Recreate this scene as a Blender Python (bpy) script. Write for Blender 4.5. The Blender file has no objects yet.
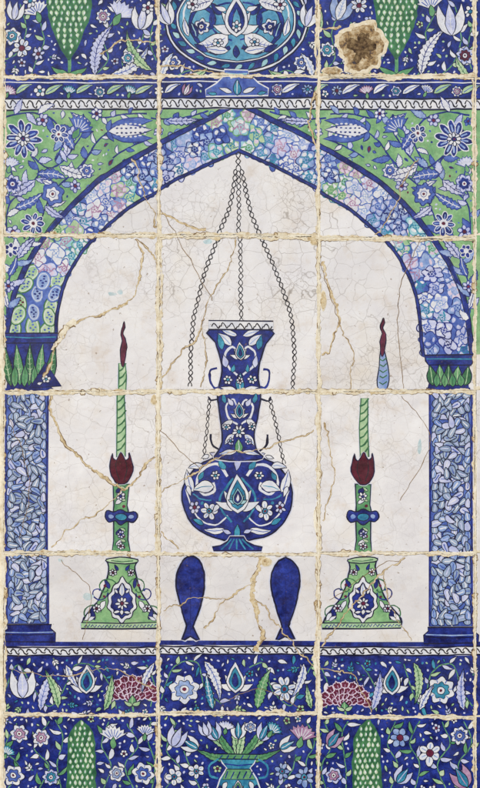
import bpy, math, random
import numpy as np
from mathutils import Vector, noise
from mathutils.geometry import tessellate_polygon
random.seed(11)
S=0.0015; STEP=3.4e-6
scene=bpy.context.scene; COL=scene.collection
def wx(x): return (x-240)*S
def wz(y): return (394-y)*S
def lin(c):
    return tuple(((v/255)/12.92 if v/255<=0.04045 else ((v/255+0.055)/1.055)**2.4) for v in c)+(1,)
# ---------------------------------------------------------------- materials
def make_group():
    g=bpy.data.node_groups.new('glaze_surface','ShaderNodeTree')
    for n in ('Craze','Height','Stain','Grain','Speck','Wash','Fine'): g.interface.new_socket(n,in_out='OUTPUT',socket_type='NodeSocketFloat')
    N=g.nodes.new; L=g.links.new
    out=N('NodeGroupOutput'); geo=N('ShaderNodeNewGeometry')
    def nz(sc,det=4,rough=.55,vec=None,dist=0):
        n=N('ShaderNodeTexNoise'); n.inputs['Scale'].default_value=sc; n.inputs['Detail'].default_value=det; n.inputs['Roughness'].default_value=rough; n.inputs['Distortion'].default_value=dist
        L(vec or geo.outputs['Position'],n.inputs['Vector']); return n
    def mr(src,a,b,c,d):
        m=N('ShaderNodeMapRange'); m.inputs[1].default_value=a; m.inputs[2].default_value=b; m.inputs[3].default_value=c; m.inputs[4].default_value=d
        L(src,m.inputs[0]); return m.outputs[0]
    def mul(a,b,op='MULTIPLY'):
        m=N('ShaderNodeMath'); m.operation=op; L(a,m.inputs[0])
        if isinstance(b,float): m.inputs[1].default_value=b
        else: L(b,m.inputs[1])
        return m.outputs[0]
    d=nz(30,3); sc=N('ShaderNodeVectorMath'); sc.operation='SCALE'; sc.inputs['Scale'].default_value=0.018
    L(d.outputs['Color'],sc.inputs[0]); ad=N('ShaderNodeVectorMath'); L(geo.outputs['Position'],ad.inputs[0]); L(sc.outputs[0],ad.inputs[1])
    def vor(s,w):
        v=N('ShaderNodeTexVoronoi'); v.feature='DISTANCE_TO_EDGE'; v.inputs['Scale'].default_value=s; L(ad.outputs[0],v.inputs['Vector'])
        return mr(v.outputs['Distance'],0,w,1,0)
    sp=N('ShaderNodeSeparateXYZ'); L(geo.outputs['Position'],sp.inputs[0]); hi=mr(sp.outputs['Z'],-.15,.15,.4,1)
    m1=mul(mr(nz(4.3,2).outputs[0],.40,.60,.2,1),hi); m2=mul(mr(nz(7.7,3).outputs[0],.46,.60,0,.75),hi)
    c1=mul(vor(40,.023),m1); c2=mul(vor(95,.035),m2)
    L(mul(c1,c2,'MAXIMUM'),out.inputs['Craze'])
    h=mul(nz(16,2).outputs[0],mul(nz(90,3).outputs[0],.14),'ADD')
    L(h,out.inputs['Height'])
    L(mr(nz(9,6,.65).outputs[0],.50,.72,0,1),out.inputs['Stain'])
    L(nz(420,3).outputs[0],out.inputs['Grain'])
    L(mr(nz(170,3,.5).outputs[0],.67,.72,0,1),out.inputs['Speck'])
    L(mr(nz(140,4,.6,None,1.8).outputs[0],.35,.66,0,1),out.inputs['Wash'])
    L(mr(nz(26,7,.7).outputs[0],.54,.74,0,1),out.inputs['Fine'])
    return g
GG=make_group(); MAT={}
def paint(key,c1,c2,sc=40,craze=.25,stain=0.0,rough=.3,stc=(178,150,105),vary=0.0,speck=.5,wash=.3,fine=0):
    m=bpy.data.materials.new(key); m.use_nodes=True; nt=m.node_tree; N=nt.nodes.new; L=nt.links.new
    b=nt.nodes['Principled BSDF']; g=N('ShaderNodeGroup'); g.node_tree=GG; geo=N('ShaderNodeNewGeometry')
    n=N('ShaderNodeTexNoise'); n.inputs['Scale'].default_value=sc; n.inputs['Detail'].default_value=5; n.inputs['Roughness'].default_value=.65
    L(geo.outputs['Position'],n.inputs['Vector'])
    r=N('ShaderNodeValToRGB'); r.color_ramp.elements[0].position=.36; r.color_ramp.elements[1].position=.64
    r.color_ramp.elements[0].color=lin(c1); r.color_ramp.elements[1].color=lin(c2); L(n.outputs[0],r.inputs[0])
    cur=r.outputs[0]
    def mix(fac,col,amt,mode='MIX'):
        nonlocal cur
        x=N('ShaderNodeMix'); x.data_type='RGBA'; x.blend_type=mode
        mm=N('ShaderNodeMath'); mm.operation='MULTIPLY'; mm.inputs[1].default_value=amt; L(fac,mm.inputs[0]); L(mm.outputs[0],x.inputs[0])
        L(cur,x.inputs[6]); x.inputs[7].default_value=col; cur=x.outputs[2]
    if wash: mix(g.outputs['Wash'],lin(tuple(min(255,int(v*.58)) for v in c1)),wash)
    if stain: mix(g.outputs['Stain'],lin(stc),stain)
    if fine: mix(g.outputs['Fine'],lin((196,166,122)),fine)
    mix(g.outputs['Grain'],(.5,.5,.5,1),.12,'MULTIPLY')
    mix(g.outputs['Craze'],lin((112,96,80)),craze)
    mix(g.outputs['Speck'],lin((126,98,64)),speck)
    if vary:
        oi=N('ShaderNodeObjectInfo'); mix(oi.outputs['Random'],lin((214,211,208)),vary,'MULTIPLY')
    L(cur,b.inputs['Base Color'])
    rr=N('ShaderNodeMapRange'); rr.inputs[3].default_value=rough-.06; rr.inputs[4].default_value=rough+.14; L(g.outputs['Stain'],rr.inputs[0]); L(rr.outputs[0],b.inputs['Roughness'])
    bp=N('ShaderNodeBump'); bp.inputs['Strength'].default_value=.6; bp.inputs['Distance'].default_value=.004; L(g.outputs['Height'],bp.inputs['Height']); L(bp.outputs[0],b.inputs['Normal'])
    MAT[key]=m
def earth(key,c1,c2,c3,bump=.002,sc=70,lo=.34,hi=.64):
    m=bpy.data.materials.new(key); m.use_nodes=True; nt=m.node_tree; N=nt.nodes.new; L=nt.links.new
    b=nt.nodes['Principled BSDF']; geo=N('ShaderNodeNewGeometry'); b.inputs['Roughness'].default_value=.9; b.inputs['Specular IOR Level'].default_value=.15
    n=N('ShaderNodeTexNoise'); n.inputs['Scale'].default_value=sc; n.inputs['Detail'].default_value=8; n.inputs['Roughness'].default_value=.75; L(geo.outputs['Position'],n.inputs['Vector'])
    r=N('ShaderNodeValToRGB'); e=r.color_ramp.elements; e[0].position=lo; e[0].color=lin(c1); e[1].position=hi; e[1].color=lin(c3); k=e.new((lo+hi)/2-.03); k.color=lin(c2)
    L(n.outputs[0],r.inputs[0]); L(r.outputs[0],b.inputs['Base Color'])
    n2=N('ShaderNodeTexNoise'); n2.inputs['Scale'].default_value=330; n2.inputs['Detail'].default_value=5; L(geo.outputs['Position'],n2.inputs['Vector'])
    bp=N('ShaderNodeBump'); bp.inputs['Strength'].default_value=.5; bp.inputs['Distance'].default_value=bump; L(n2.outputs[0],bp.inputs['Height']); L(bp.outputs[0],b.inputs['Normal'])
    MAT[key]=m
paint('white',(237,235,234),(227,224,225),14,.66,.42,.2,(222,208,182),.28,.6,0,.4)
paint('pwhite',(236,235,234),(210,214,226),70,.3,.25,.3,(190,180,170),0,.4,.08)
paint('bleed',(198,204,224),(220,218,226),60,.3,.2,.25,wash=0)
paint('cobalt',(14,24,90),(48,70,172),50,.2,.12,.26,(110,120,165),0,.5,.55)
paint('deep',(14,20,76),(36,50,134),50,.1)
paint('line',(14,16,42),(28,32,68),60,.08,wash=0)
paint('black',(26,24,34),(44,40,50),60,.08,wash=0)
paint('green',(106,162,112),(158,202,144),34,.3,.3,.28,(200,204,158),0,.5,.28)
paint('pgreen',(148,192,142),(200,218,182),50,.3,.2,wash=.15)
paint('dgreen',(40,92,66),(78,136,90),50,.15)
paint('mgreen',(70,138,96),(126,180,126),60,.2)
paint('turq',(24,104,148),(80,172,198),55,.2,wash=.4)
paint('plate',(60,134,178),(118,184,208),45,.25,wash=.3)
paint('pturq',(140,196,206),(186,218,220),45,.3,wash=.2)
paint('sky',(112,144,206),(176,196,230),80,.25,.2,wash=.25)
paint('lav',(172,180,222),(216,218,238),60,.25,.2,wash=.08)
paint('mid',(52,78,166),(104,132,206),60,.2,wash=.35)
paint('purple',(78,24,48),(124,46,76),60,.15,wash=.4)
paint('maroon',(62,16,34),(104,30,54),60,.1,wash=.4)
paint('mauve',(154,106,148),(198,166,192),60,.2,wash=.15)
paint('pink',(210,186,210),(230,218,230),70,.2,wash=.1)
paint('grey',(124,146,182),(178,194,216),70,.25,wash=.25)
paint('smudge',(182,214,220),(214,222,222),40,.4)
earth('mortar',(150,120,80),(212,198,168),(236,228,208),.0004,60,.30,.56)
earth('filler',(130,100,62),(198,176,136),(226,214,184),.0003,130)
earth('brown',(74,56,38),(124,98,68),(166,142,108),.0003,120)
earth('biscuit',(174,144,102),(218,204,174),(234,228,210),.0004,120)
earth('plaster',(70,66,72),(158,128,86),(212,198,168),.003,85,.38,.62)
earth('pit',(34,30,34),(96,76,54),(160,136,100),.003,110,.36,.66)
# ---------------------------------------------------------------- tiles
XB=[3,158.5,318.5,475.5,522]
YB=[[-80,77,235,392,553,715,876],[-80,76,236,391,555,714,876],[-80,77,238,391,553,717,876],[-80,78,234,389,552,716,876]]
TL={}
def R(a,b): return random.uniform(a,b)
for c in range(4):
    for r in range(6):
        x0,x1=XB[c]+.8,XB[c+1]-.8; y0,y1=YB[c][r]+.8,YB[c][r+1]-.8
        TL[(c,r)]=dict(rect=(x0,y0,x1,y1),off=(R(-1,1),R(-.9,.9)),parts={})
class Part:
    n=0
    def __init__(s,name,parent=None): s.name=name; s.parent=parent; Part.n+=1; s.id=Part.n
CUR=None
def P(name,parent=None):
    global CUR
    CUR=Part(name,parent); return CUR
OX,OY=60,120
LV=np.zeros((1040,640),int); OC=np.zeros((1040,640),bool)
def jig(x,y):
    v=noise.noise_vector(Vector((x*.045,y*.045,1.3))); u=noise.noise_vector(Vector((x*.22,y*.22,5.1)))
    return (x+v.x*1.1+u.x*.65, y+v.y*1.1+u.y*.65)
def clip(poly,rc):
    x0,y0,x1,y1=rc
    for ax,v,sg in ((0,x0,1),(0,x1,-1),(1,y0,1),(1,y1,-1)):
        if not poly: return poly
        out=[]; n=len(poly)
        for i in range(n):
            a=poly[i]; b=poly[(i+1)%n]; da=(a[ax]-v)*sg; db=(b[ax]-v)*sg
            if da>=0: out.append(a)
            if (da>=0)!=(db>=0):
                t=da/(da-db); out.append((a[0]+(b[0]-a[0])*t,a[1]+(b[1]-a[1])*t))
        poly=out
    return poly
def area(q): return sum(q[i][0]*q[(i+1)%len(q)][1]-q[(i+1)%len(q)][0]*q[i][1] for i in range(len(q)))/2
def put(polys,mat,mark=True,jit=True):
    if jit: polys=[[jig(*p) for p in q] for q in polys]
    cells=[]; lv=0
    for q in polys:
        xs=[p[0] for p in q]; ys=[p[1] for p in q]
        a=max(0,int(math.floor(min(xs)+OX-.1))); b=min(640,int(max(xs)+OX+1.1)); c=max(0,int(math.floor(min(ys)+OY-.1))); d=min(1040,int(max(ys)+OY+1.1))
        if a>=b or c>=d: continue
        if (b-a)*(d-c)>12:
            A=area(q); s=1 if A>0 else -1
            X=np.arange(a,b)[None,:]-OX+.5; Y=np.arange(c,d)[:,None]-OY+.5; M=np.ones((d-c,b-a),bool)
            for i in range(len(q)):
                p0=q[i]; p1=q[(i+1)%len(q)]; ex,ey=p1[0]-p0[0],p1[1]-p0[1]; l=math.hypot(ex,ey)
                if l<1e-6: continue
                M&=(s*(ex*(Y-p0[1])-ey*(X-p0[0]))/l>=-.85)
        else: M=np.ones((d-c,b-a),bool)
        if not M.any(): continue
        cells.append((a,b,c,d,M)); m=LV[c:d,a:b][M].max()
        if m>lv: lv=m
    lv=int(lv)+1
    for a,b,c,d,M in cells:
        LV[c:d,a:b][M]=lv
        if mark: OC[c:d,a:b][M]=True
    for key,T in TL.items():
        rc=T['rect']; dx,dy=T['off']
        for q in polys:
            qq=[(p[0]+dx,p[1]+dy) for p in q]
            xs=[p[0] for p in qq]; ys=[p[1] for p in qq]
            if max(xs)<rc[0] or min(xs)>rc[2] or max(ys)<rc[1] or min(ys)>rc[3]: continue
            if not(min(xs)>=rc[0] and max(xs)<=rc[2] and min(ys)>=rc[1] and max(ys)<=rc[3]): qq=clip(qq,rc)
            if len(qq)<3: continue
            A=area(qq)
            if abs(A)<.02: continue
            if A>0: qq=qq[::-1]
            d=T['parts'].setdefault(CUR.id,dict(part=CUR,v=[],f=[],m=[],area=0,mats=[]))
            d['area']+=abs(A)
            if mat not in d['mats']: d['mats'].append(mat)
            k=len(d['v']); d['v']+= [(p[0],p[1],lv) for p in qq]; d['f'].append(list(range(k,k+len(qq)))); d['m'].append(d['mats'].index(mat))
def fill(pts,mat,mark=True):
    tr=tessellate_polygon([[Vector((p[0],p[1],0)) for p in pts]])
    put([[pts[i] for i in t] for t in tr],mat,mark)
def cat(pts,n=6,closed=False):
    out=[]; m=len(pts)
    rng=range(m) if closed else range(m-1)
    for i in rng:
        g=(lambda k:pts[k%m]) if closed else (lambda k:pts[max(0,min(m-1,k))])
        p0,p1,p2,p3=g(i-1),g(i),g(i+1),g(i+2)
        for j in range(n):
            t=j/n; t2=t*t; t3=t2*t
            out.append(tuple(.5*((2*p1[k])+(-p0[k]+p2[k])*t+(2*p0[k]-5*p1[k]+4*p2[k]-p3[k])*t2+(-p0[k]+3*p1[k]-3*p2[k]+p3[k])*t3) for k in (0,1)))
    if not closed: out.append(tuple(pts[-1]))
    return out
def line(pts,w,mat,closed=False,taper=0,mark=True,sm=0,rag=0,sd=0):
    if sm: pts=cat(pts,sm,closed)
    n=len(pts); L=[];Rr=[]
    for i in range(n):
        a=pts[(i-1)%n] if (closed or i>0) else pts[i]; b=pts[(i+1)%n] if (closed or i<n-1) else pts[i]
        dx,dy=b[0]-a[0],b[1]-a[1]; l=math.hypot(dx,dy) or 1; nx,ny=-dy/l,dx/l
        t=i/(n-1) if n>1 else 0
        ww=w/2
        if taper==1: ww*=(1-t*.85)
        elif taper==2: ww*=.25+.75*math.sin(math.pi*min(1,max(0,t)))
        x,y=pts[i]
        wa=ww*(1+.35*noise.noise(Vector((x*.3,y*.3,9)))); wb=wa
        if rag:
            wa=max(.18,ww*(1+rag*(noise.noise(Vector((x*.07,y*.07,sd)))*1.5+noise.noise(Vector((x*.33,y*.33,sd+2)))*1.0)))
            wb=max(.18,ww*(1+rag*(noise.noise(Vector((x*.07,y*.07,sd+5)))*1.5+noise.noise(Vector((x*.33,y*.33,sd+7)))*1.0)))
        L.append((x+nx*wa,y+ny*wa)); Rr.append((x-nx*wb,y-ny*wb))
    q=[]
    for i in range(n if closed else n-1):
        j=(i+1)%n; q.append([L[i],L[j],Rr[j],Rr[i]])
    put(q,mat,mark)
def shape(pts,mat,ol='line',w=1.0,sm=0,mark=True,halo=0):
    if sm: pts=cat(pts,sm,True)
    if halo: line(pts,w+halo,'bleed',True,mark=False)
    fill(pts,mat,mark)
    if ol: line(pts,w,ol,True,mark=mark)
def ell(cx,cy,rx,ry=None,rot=0,n=18):
    ry=rx if ry is None else ry; a=math.radians(rot); o=[]
    for i in range(n):
        t=2*math.pi*i/n; u,v=rx*math.cos(t),ry*math.sin(t); o.append((cx+u*math.cos(a)-v*math.sin(a),cy+u*math.sin(a)+v*math.cos(a)))
    return o
def leaf(x,y,a,L,w,mat='pwhite',ol='line',ow=.8,bend=0,rib=None,n=8,saw=0):
    if saw: n=max(12,int(L/2.2)//2*2)
    ang=math.radians(a-bend/2); px,py=x,y; c=[]; st=L/n
    for i in range(n+1):
        c.append((px,py,ang)); px+=math.cos(ang)*st; py+=math.sin(ang)*st; ang+=math.radians(bend)/n
    up=[];dn=[]
    for i,(cx,cy,an) in enumerate(c):
        t=i/n; h=w/2*math.sin(math.pi*t**.75) if 0<i<n else 0
        if saw and i%2: h*=1-saw
        up.append((cx-math.sin(an)*h,cy+math.cos(an)*h)); dn.append((cx+math.sin(an)*h,cy-math.cos(an)*h))
    shape(up+dn[1:-1][::-1],mat,ol,ow)
    if rib:
        line([(p[0],p[1]) for p in c[1:-1]],.8,rib)
        if L>24 and w>6:
            vs=[]
            for i in range(2,n-1,2 if saw else 1):
                cx,cy,an=c[i]; h=w*.32*math.sin(math.pi*(i/n)**.75)
                for s in (-1,1):
                    ex,ey=cx+math.cos(an+s*.9)*h,cy+math.sin(an+s*.9)*h; nx,ny=-math.sin(an+s*.9)*.32,math.cos(an+s*.9)*.32
                    vs.append([(cx+nx,cy+ny),(ex+nx*.5,ey+ny*.5),(ex-nx*.5,ey-ny*.5),(cx-nx,cy-ny)])
            put(vs,rib)
def daisy(x,y,r,n=8,pm='pwhite',cm='turq',ol='line',ow=.8,c2='purple',rot=None,inner=None):
    rot=R(0,60) if rot is None else rot; sq=R(.88,1.1)
    shape(ell(x,y,r*.75),'deep' if ol!='deep' else 'line',None)
    for i in list(range(0,n,2))+list(range(1,n,2)):
        a=rot+360*i/n+R(-7,7); ar=math.radians(a); pr=r*R(.55,.68)
        shape(ell(x+pr*math.cos(ar)*sq,y+pr*math.sin(ar)/sq,r*R(.35,.43),r*math.pi/n*R(.52,.66),a,12),pm,ol,ow)
        if (inner or r>7.5): line([(x+r*.4*math.cos(ar),y+r*.4*math.sin(ar)),(x+r*.78*math.cos(ar),y+r*.78*math.sin(ar))],max(.8,r*.09),inner or 'sky')
    shape(ell(x,y,r*.32),cm,ol,ow)
    if r>7: shape(ell(x,y,r*.15),c2,None)
def rosette(x,y,r,pm='pwhite',cm='turq',ol='line'):
    n=random.choice((6,7,8)); ph=R(0,6)
    shape([(x+r*(1+.13*math.cos(n*q/40*6.283+ph))*math.cos(q/40*6.283),y+r*(1+.13*math.cos(n*q/40*6.283+ph))*math.sin(q/40*6.283)) for q in range(40)],pm,ol,.9)
    shape([(x+r*.62*(1+.15*math.cos(n*q/30*6.283+ph))*math.cos(q/30*6.283),y+r*.62*(1+.15*math.cos(n*q/30*6.283+ph))*math.sin(q/30*6.283)) for q in range(30)],cm,ol,.7)
    for k in range(n):
        a=(2*math.pi*k-ph)/n+math.pi/n; line([(x+r*.62*math.cos(a),y+r*.62*math.sin(a)),(x+r*.9*math.cos(a),y+r*.9*math.sin(a))],.9,'mid')
    shape(ell(x,y,r*.3),'pwhite',ol,.6); shape(ell(x,y,r*.13),'purple',None)
def tulip(x,y,a,L,w,m1='lav',m2='pwhite',ol='line',dots=None,sp=17):
    ar=math.radians(a); nx,ny=-math.sin(ar),math.cos(ar)
    for s in (-1,1):
        leaf(x+nx*w*.04*s,y+ny*w*.04*s,a+s*sp,L,w*.5,m1,ol,.9,bend=-s*sp*2.1)
    leaf(x,y,a,L*.96,w*.5,m2,ol,.9,rib=m1 if not dots else None)
    if dots:
        for k in range(2,9):
            t=k/10; px,py=x+math.cos(ar)*L*t,y+math.sin(ar)*L*t
            for s in (-1,1):
                o=w*.1; shape(ell(px+nx*o*s,py+ny*o*s,1.4,.9,a,6),dots,None)
                o=w*(.2+.16*sp/17)*math.sin(math.pi*t); shape(ell(px+nx*o*s,py+ny*o*s,1.6,1,a,6),'pwhite' if m1!='pwhite' else dots,None)
def carnation(x,y,a,r,mat='purple',ol='line',n=7,cal='mgreen'):
    pts=[(x,y)]; sp=120
    for i in range(2*n+1):
        an=math.radians(a-sp/2+sp*i/(2*n)); rr=r*(1 if i%2==0 else .82); pts.append((x+rr*math.cos(an),y+rr*math.sin(an)))
    shape(pts,mat,ol,.9)
    for i in range(1,n):
        an=math.radians(a-sp/2+sp*i/n); line([(x+r*.3*math.cos(an),y+r*.3*math.sin(an)),(x+r*.75*math.cos(an),y+r*.75*math.sin(an))],.9,'pwhite' if mat!='pwhite' else 'mid')
    leaf(x-r*.45*math.cos(math.radians(a)),y-r*.45*math.sin(math.radians(a)),a,r*.75,r*.4,cal,ol,.8)
def bloom(x,y,r):
    k=random.random(); a=R(-130,-50)
    if k<.34: daisy(x,y,r,random.choice((5,6,7,8)),random.choice(('pwhite','pwhite','lav','sky')),random.choice(('turq','purple')))
    elif k<.6: rosette(x,y,r*.95,random.choice(('pwhite','lav','pwhite')),random.choice(('sky','turq','mauve','mid')))
    elif k<.8: tulip(x-r*math.cos(math.radians(a)),y-r*math.sin(math.radians(a)),a,r*2.2,r*1.7,random.choice(('pwhite','lav','mauve')),random.choice(('lav','turq','pwhite')),sp=R(9,18))
    else: carnation(x-r*.6*math.cos(math.radians(a)),y-r*.6*math.sin(math.radians(a)),a,r*1.7,random.choice(('pwhite','lav','mauve','turq')))
def sprig(x,y,a,L,n=4,lm='pwhite',sm='pwhite',bend=40,ll=6,lw=2.8,ol='line',end=None):
    ang=math.radians(a-bend/2); pts=[(x,y)]; k=10; angs=[ang]
    for i in range(k):
        x+=math.cos(ang)*L/k; y+=math.sin(ang)*L/k; ang+=math.radians(bend)/k; pts.append((x,y)); angs.append(ang)
    line(pts,1.0,sm)
    for j in range(n):
        i=int((j+1)/(n+1)*k); A=math.degrees(angs[i])
        for s in (-1,1): leaf(pts[i][0],pts[i][1],A+s*48,ll*(1-.25*j/n),lw,lm,ol,.7,n=5)
    leaf(x,y,math.degrees(ang),ll,lw,lm,ol,.7,n=5)
def resamp(p,n):
    d=[0]
    for i in range(1,len(p)): d.append(d[-1]+math.dist(p[i],p[i-1]))
    o=[]; j=0
    for k in range(n):
        t=d[-1]*k/(n-1)
        while j<len(p)-2 and d[j+1]<=t: j+=1
        u=(t-d[j])/((d[j+1]-d[j]) or 1)
        o.append((p[j][0]+(p[j+1][0]-p[j][0])*u,p[j][1]+(p[j+1][1]-p[j][1])*u))
    return o,d[-1]
def vine(pts,sm,cols,ol,step=9,ll=8,lw=3.6,w=1.1,saw=0):
    d,l=resamp(cat(pts,8),max(4,int(sum(math.dist(pts[i],pts[i+1]) for i in range(len(pts)-1))*1.08/step*3)))
    line(d,w,sm)
    for i in range(2,len(d)-1,3):
        a=math.degrees(math.atan2(d[i+1][1]-d[i-1][1],d[i+1][0]-d[i-1][0])); s=1 if (i//3)%2 else -1
        leaf(d[i][0],d[i][1],a+s*R(30,60),ll*R(.8,1.45),lw*R(.85,1.25),random.choice(cols),ol,.8,bend=s*R(-70,10),n=6,saw=saw)
def palmette(x,y,a,r,m1='pwhite',m2='turq',m3='deep'):
    ar=math.radians(a)
    for k in (-2,2,-1,1):
        leaf(x-math.cos(ar)*r*.5,y-math.sin(ar)*r*.5,a+k*36,r*1.15,r*.46,m1,'line',.8,bend=-k*14)
    leaf(x-math.cos(ar)*r*.8,y-math.sin(ar)*r*.8,a,r*2.0,r*1.15,m1,'line',.9)
    leaf(x-math.cos(ar)*r*.6,y-math.sin(ar)*r*.6,a,r*1.5,r*.8,m2,'line',.8)
    leaf(x-math.cos(ar)*r*.4,y-math.sin(ar)*r*.4,a,r*.95,r*.4,m3,'line',.6)
def curl(x,y,a,r,d,w,mat,turn=300):
    pts=[]; n=14; ang=math.radians(a)
    for i in range(n+1):
        pts.append((x,y)); t=i/n; st=r*(1-.75*t)*.5; x+=math.cos(ang)*st; y+=math.sin(ang)*st; ang+=d*math.radians(turn)/n
    line(pts,w,mat)
    shape(ell(x,y,w*.95,n=8),mat,None)
def rope(x0,x1,y0,y1,name='rope_border'):
    P(name)
    fill([(x0,y0),(x1,y0),(x1,y1),(x0,y1)],'pwhite')
    line([(x0+i*(x1-x0)/60,y0) for i in range(61)],1.6,'line'); line([(x0+i*(x1-x0)/60,y1) for i in range(61)],1.6,'line')
    ym=(y0+y1)/2; h=(y1-y0)/2-1.4; x=x0+3
    while x<x1-6:
        line([(x,ym+h*.1),(x+2,ym-h*.9),(x+5,ym-h*.4),(x+6.5,ym+h*.5),(x+9,ym+h*.9),(x+9.6,ym+h*.3)],1.3,'black',sm=3)
        x+=8.4+R(-.3,.3)
def scaly(cx,prof,y0,y1,base,sc,ol,rowh=6,sw=6.5,up=True,tip=None):
    n=22; Lp=[(cx-prof(i/n)*(1+R(-.05,.05)),y0+(y1-y0)*i/n) for i in range(n+1)]; Rp=[(cx+prof(i/n)*(1+R(-.05,.05)),y0+(y1-y0)*i/n) for i in range(n+1)]
    shape(Lp+Rp[::-1],base,ol,1.4)
    y=(y1-rowh*.4); rows=[]
    while y>y0: rows.append(y); y-=rowh
    rows=[(i,v) for i,v in enumerate(rows)]; rows=rows[::2]+rows[1::2]
    for k,y in rows:
        t=(y-y0)/(y1-y0); w=prof(t)-1.4
        if w<1.2: continue
        m=max(1,int(2*w/sw+.5))
        for j in range(m):
            px=cx-w+ (j+.5)*2*w/m + (sw*.22 if k%2 else -sw*.22)
            if abs(px-cx)>w: continue
            leaf(px,y+(rowh*.55 if up else -rowh*.55),(-90 if up else 90)+R(-10,10),rowh*R(1.1,1.3),sw*.78,random.choice((sc,sc,'mgreen')),ol,.8,n=5)
            if tip: shape(ell(px,y,.8,1.5,0,6),tip,None)
# ---------------------------------------------------------------- grounds
P('blue_ground')
fill([(-30,-110),(510,-110),(510,98),(-30,98)],'cobalt',False)
fill([(-30,655),(510,655),(510,900),(-30,900)],'cobalt',False)
innerL=[(56,336),(59,303),(68,275),(84,249),(106,226),(130,207),(157,191),(185,176),(212,163),(238.5,151)]
outerL=[(6,336),(12,304),(25,268),(45,236),(71,205),(102,178),(132,159),(165,141),(197,125),(219,114),(238.5,103)]
inL=cat(innerL,6); ouL=cat(outerL,6)
innerR=[(477-x,y) for x,y in innerL]; outerR=[(477-x,y) for x,y in outerL]
innerR[0]=(423,355); outerR[0]=(473,355); innerR.insert(1,(420,322)); outerR.insert(1,(469,325)); innerR[2]=(417,300); outerR[2]=(464,299)
inR=cat(innerR,6); ouR=cat(outerR,6)
P('green_ground')
fill([(-5,104)]+ouL[-1:]+ouL[:-1][::-1]+[(-5,336)],'green',False)
fill([(510,104)]+ouR[-1:]+ouR[:-1][::-1]+[(474,355),(510,355)],'green',False)
# ---------------------------------------------------------------- arch band
def offs(B,off):
    q=[]
    for i in range(len(B)):
        a=B[max(0,i-1)]; b=B[min(len(B)-1,i+1)]; l=math.dist(a,b); q.append((B[i][0]-(b[1]-a[1])/l*off,B[i][1]+(b[0]-a[0])/l*off))
    return q
def blossom(x,y,rr,kind,ang=0):
    if kind=='o':
        m,d,o=random.choice((('pgreen','purple','dgreen'),('pgreen','mid','dgreen'),('sky','cobalt','mid')))
        a=ang+R(-.5,.5); shape(ell(x,y,rr*1.15,rr*.8,math.degrees(a),22),m,o,1.1); line(ell(x,y,rr*.9,rr*.6,math.degrees(a),20),.7,'pwhite',True)
        for u,v in ((-.5,0),(0,.28),(0,-.28),(.5,0),(-.22,0),(.25,.05)):
            u,v=u*rr*1.15,v*rr; shape(ell(x+u*math.cos(a)-v*math.sin(a),y+u*math.sin(a)+v*math.cos(a),1.3,1.0,0,7),d,None)
        return
    nl=random.choice((4,5,6)); ph=R(0,6.28)
    if kind=='b': m=random.choice(('sky','sky','mid','lav')); o='cobalt'; d=random.choice(('mid','cobalt','turq')); e=random.choice(('pwhite','lav'))
    elif kind=='w': m=random.choice(('lav','pwhite','sky','pwhite')); o='mid'; d=random.choice(('sky','mid','mauve')); e=random.choice(('pwhite','pink','lav'))
    else: m=random.choice(('pgreen','pgreen','pturq')); o=random.choice(('mgreen','mid','turq')); d=random.choice(('mauve','mgreen','turq')); e=random.choice(('pwhite','pink'))
    sq=R(.82,1.22); rot=R(0,6.28)
    def pt(a,q):
        u,v=q*math.cos(a)*sq,q*math.sin(a)/sq; return (x+u*math.cos(rot)-v*math.sin(rot),y+u*math.sin(rot)+v*math.cos(rot))
    pts=[pt(q/34*6.283,rr*(1+.15*math.cos(nl*q/34*6.283+ph)+.07*math.sin(3*q/34*6.283+ph*2))) for q in range(34)]
    shape(pts,m,o,1.0)
    for k in range(nl):
        a=(2*math.pi*k-ph)/nl
        c=pt(a,rr*.6)
        if random.random()<.85: fill(ell(c[0],c[1],rr*R(.26,.36),rr*R(.15,.24),math.degrees(a+rot)+90,12),e)
        b=a+math.pi/nl; line([pt(b,rr*.2),pt(b+.3,rr*.45),pt(b+R(-.3,.1),rr*.7),pt(b-.1,rr*.9)],R(.8,2.0),d)
        c=pt(a+.2,rr*.34); line([pt(a-.3,rr*.42),c,pt(a+.5,rr*.38)],R(.7,1.2),d)
    fill(ell(x,y,rr*.13,n=8),d)
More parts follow.
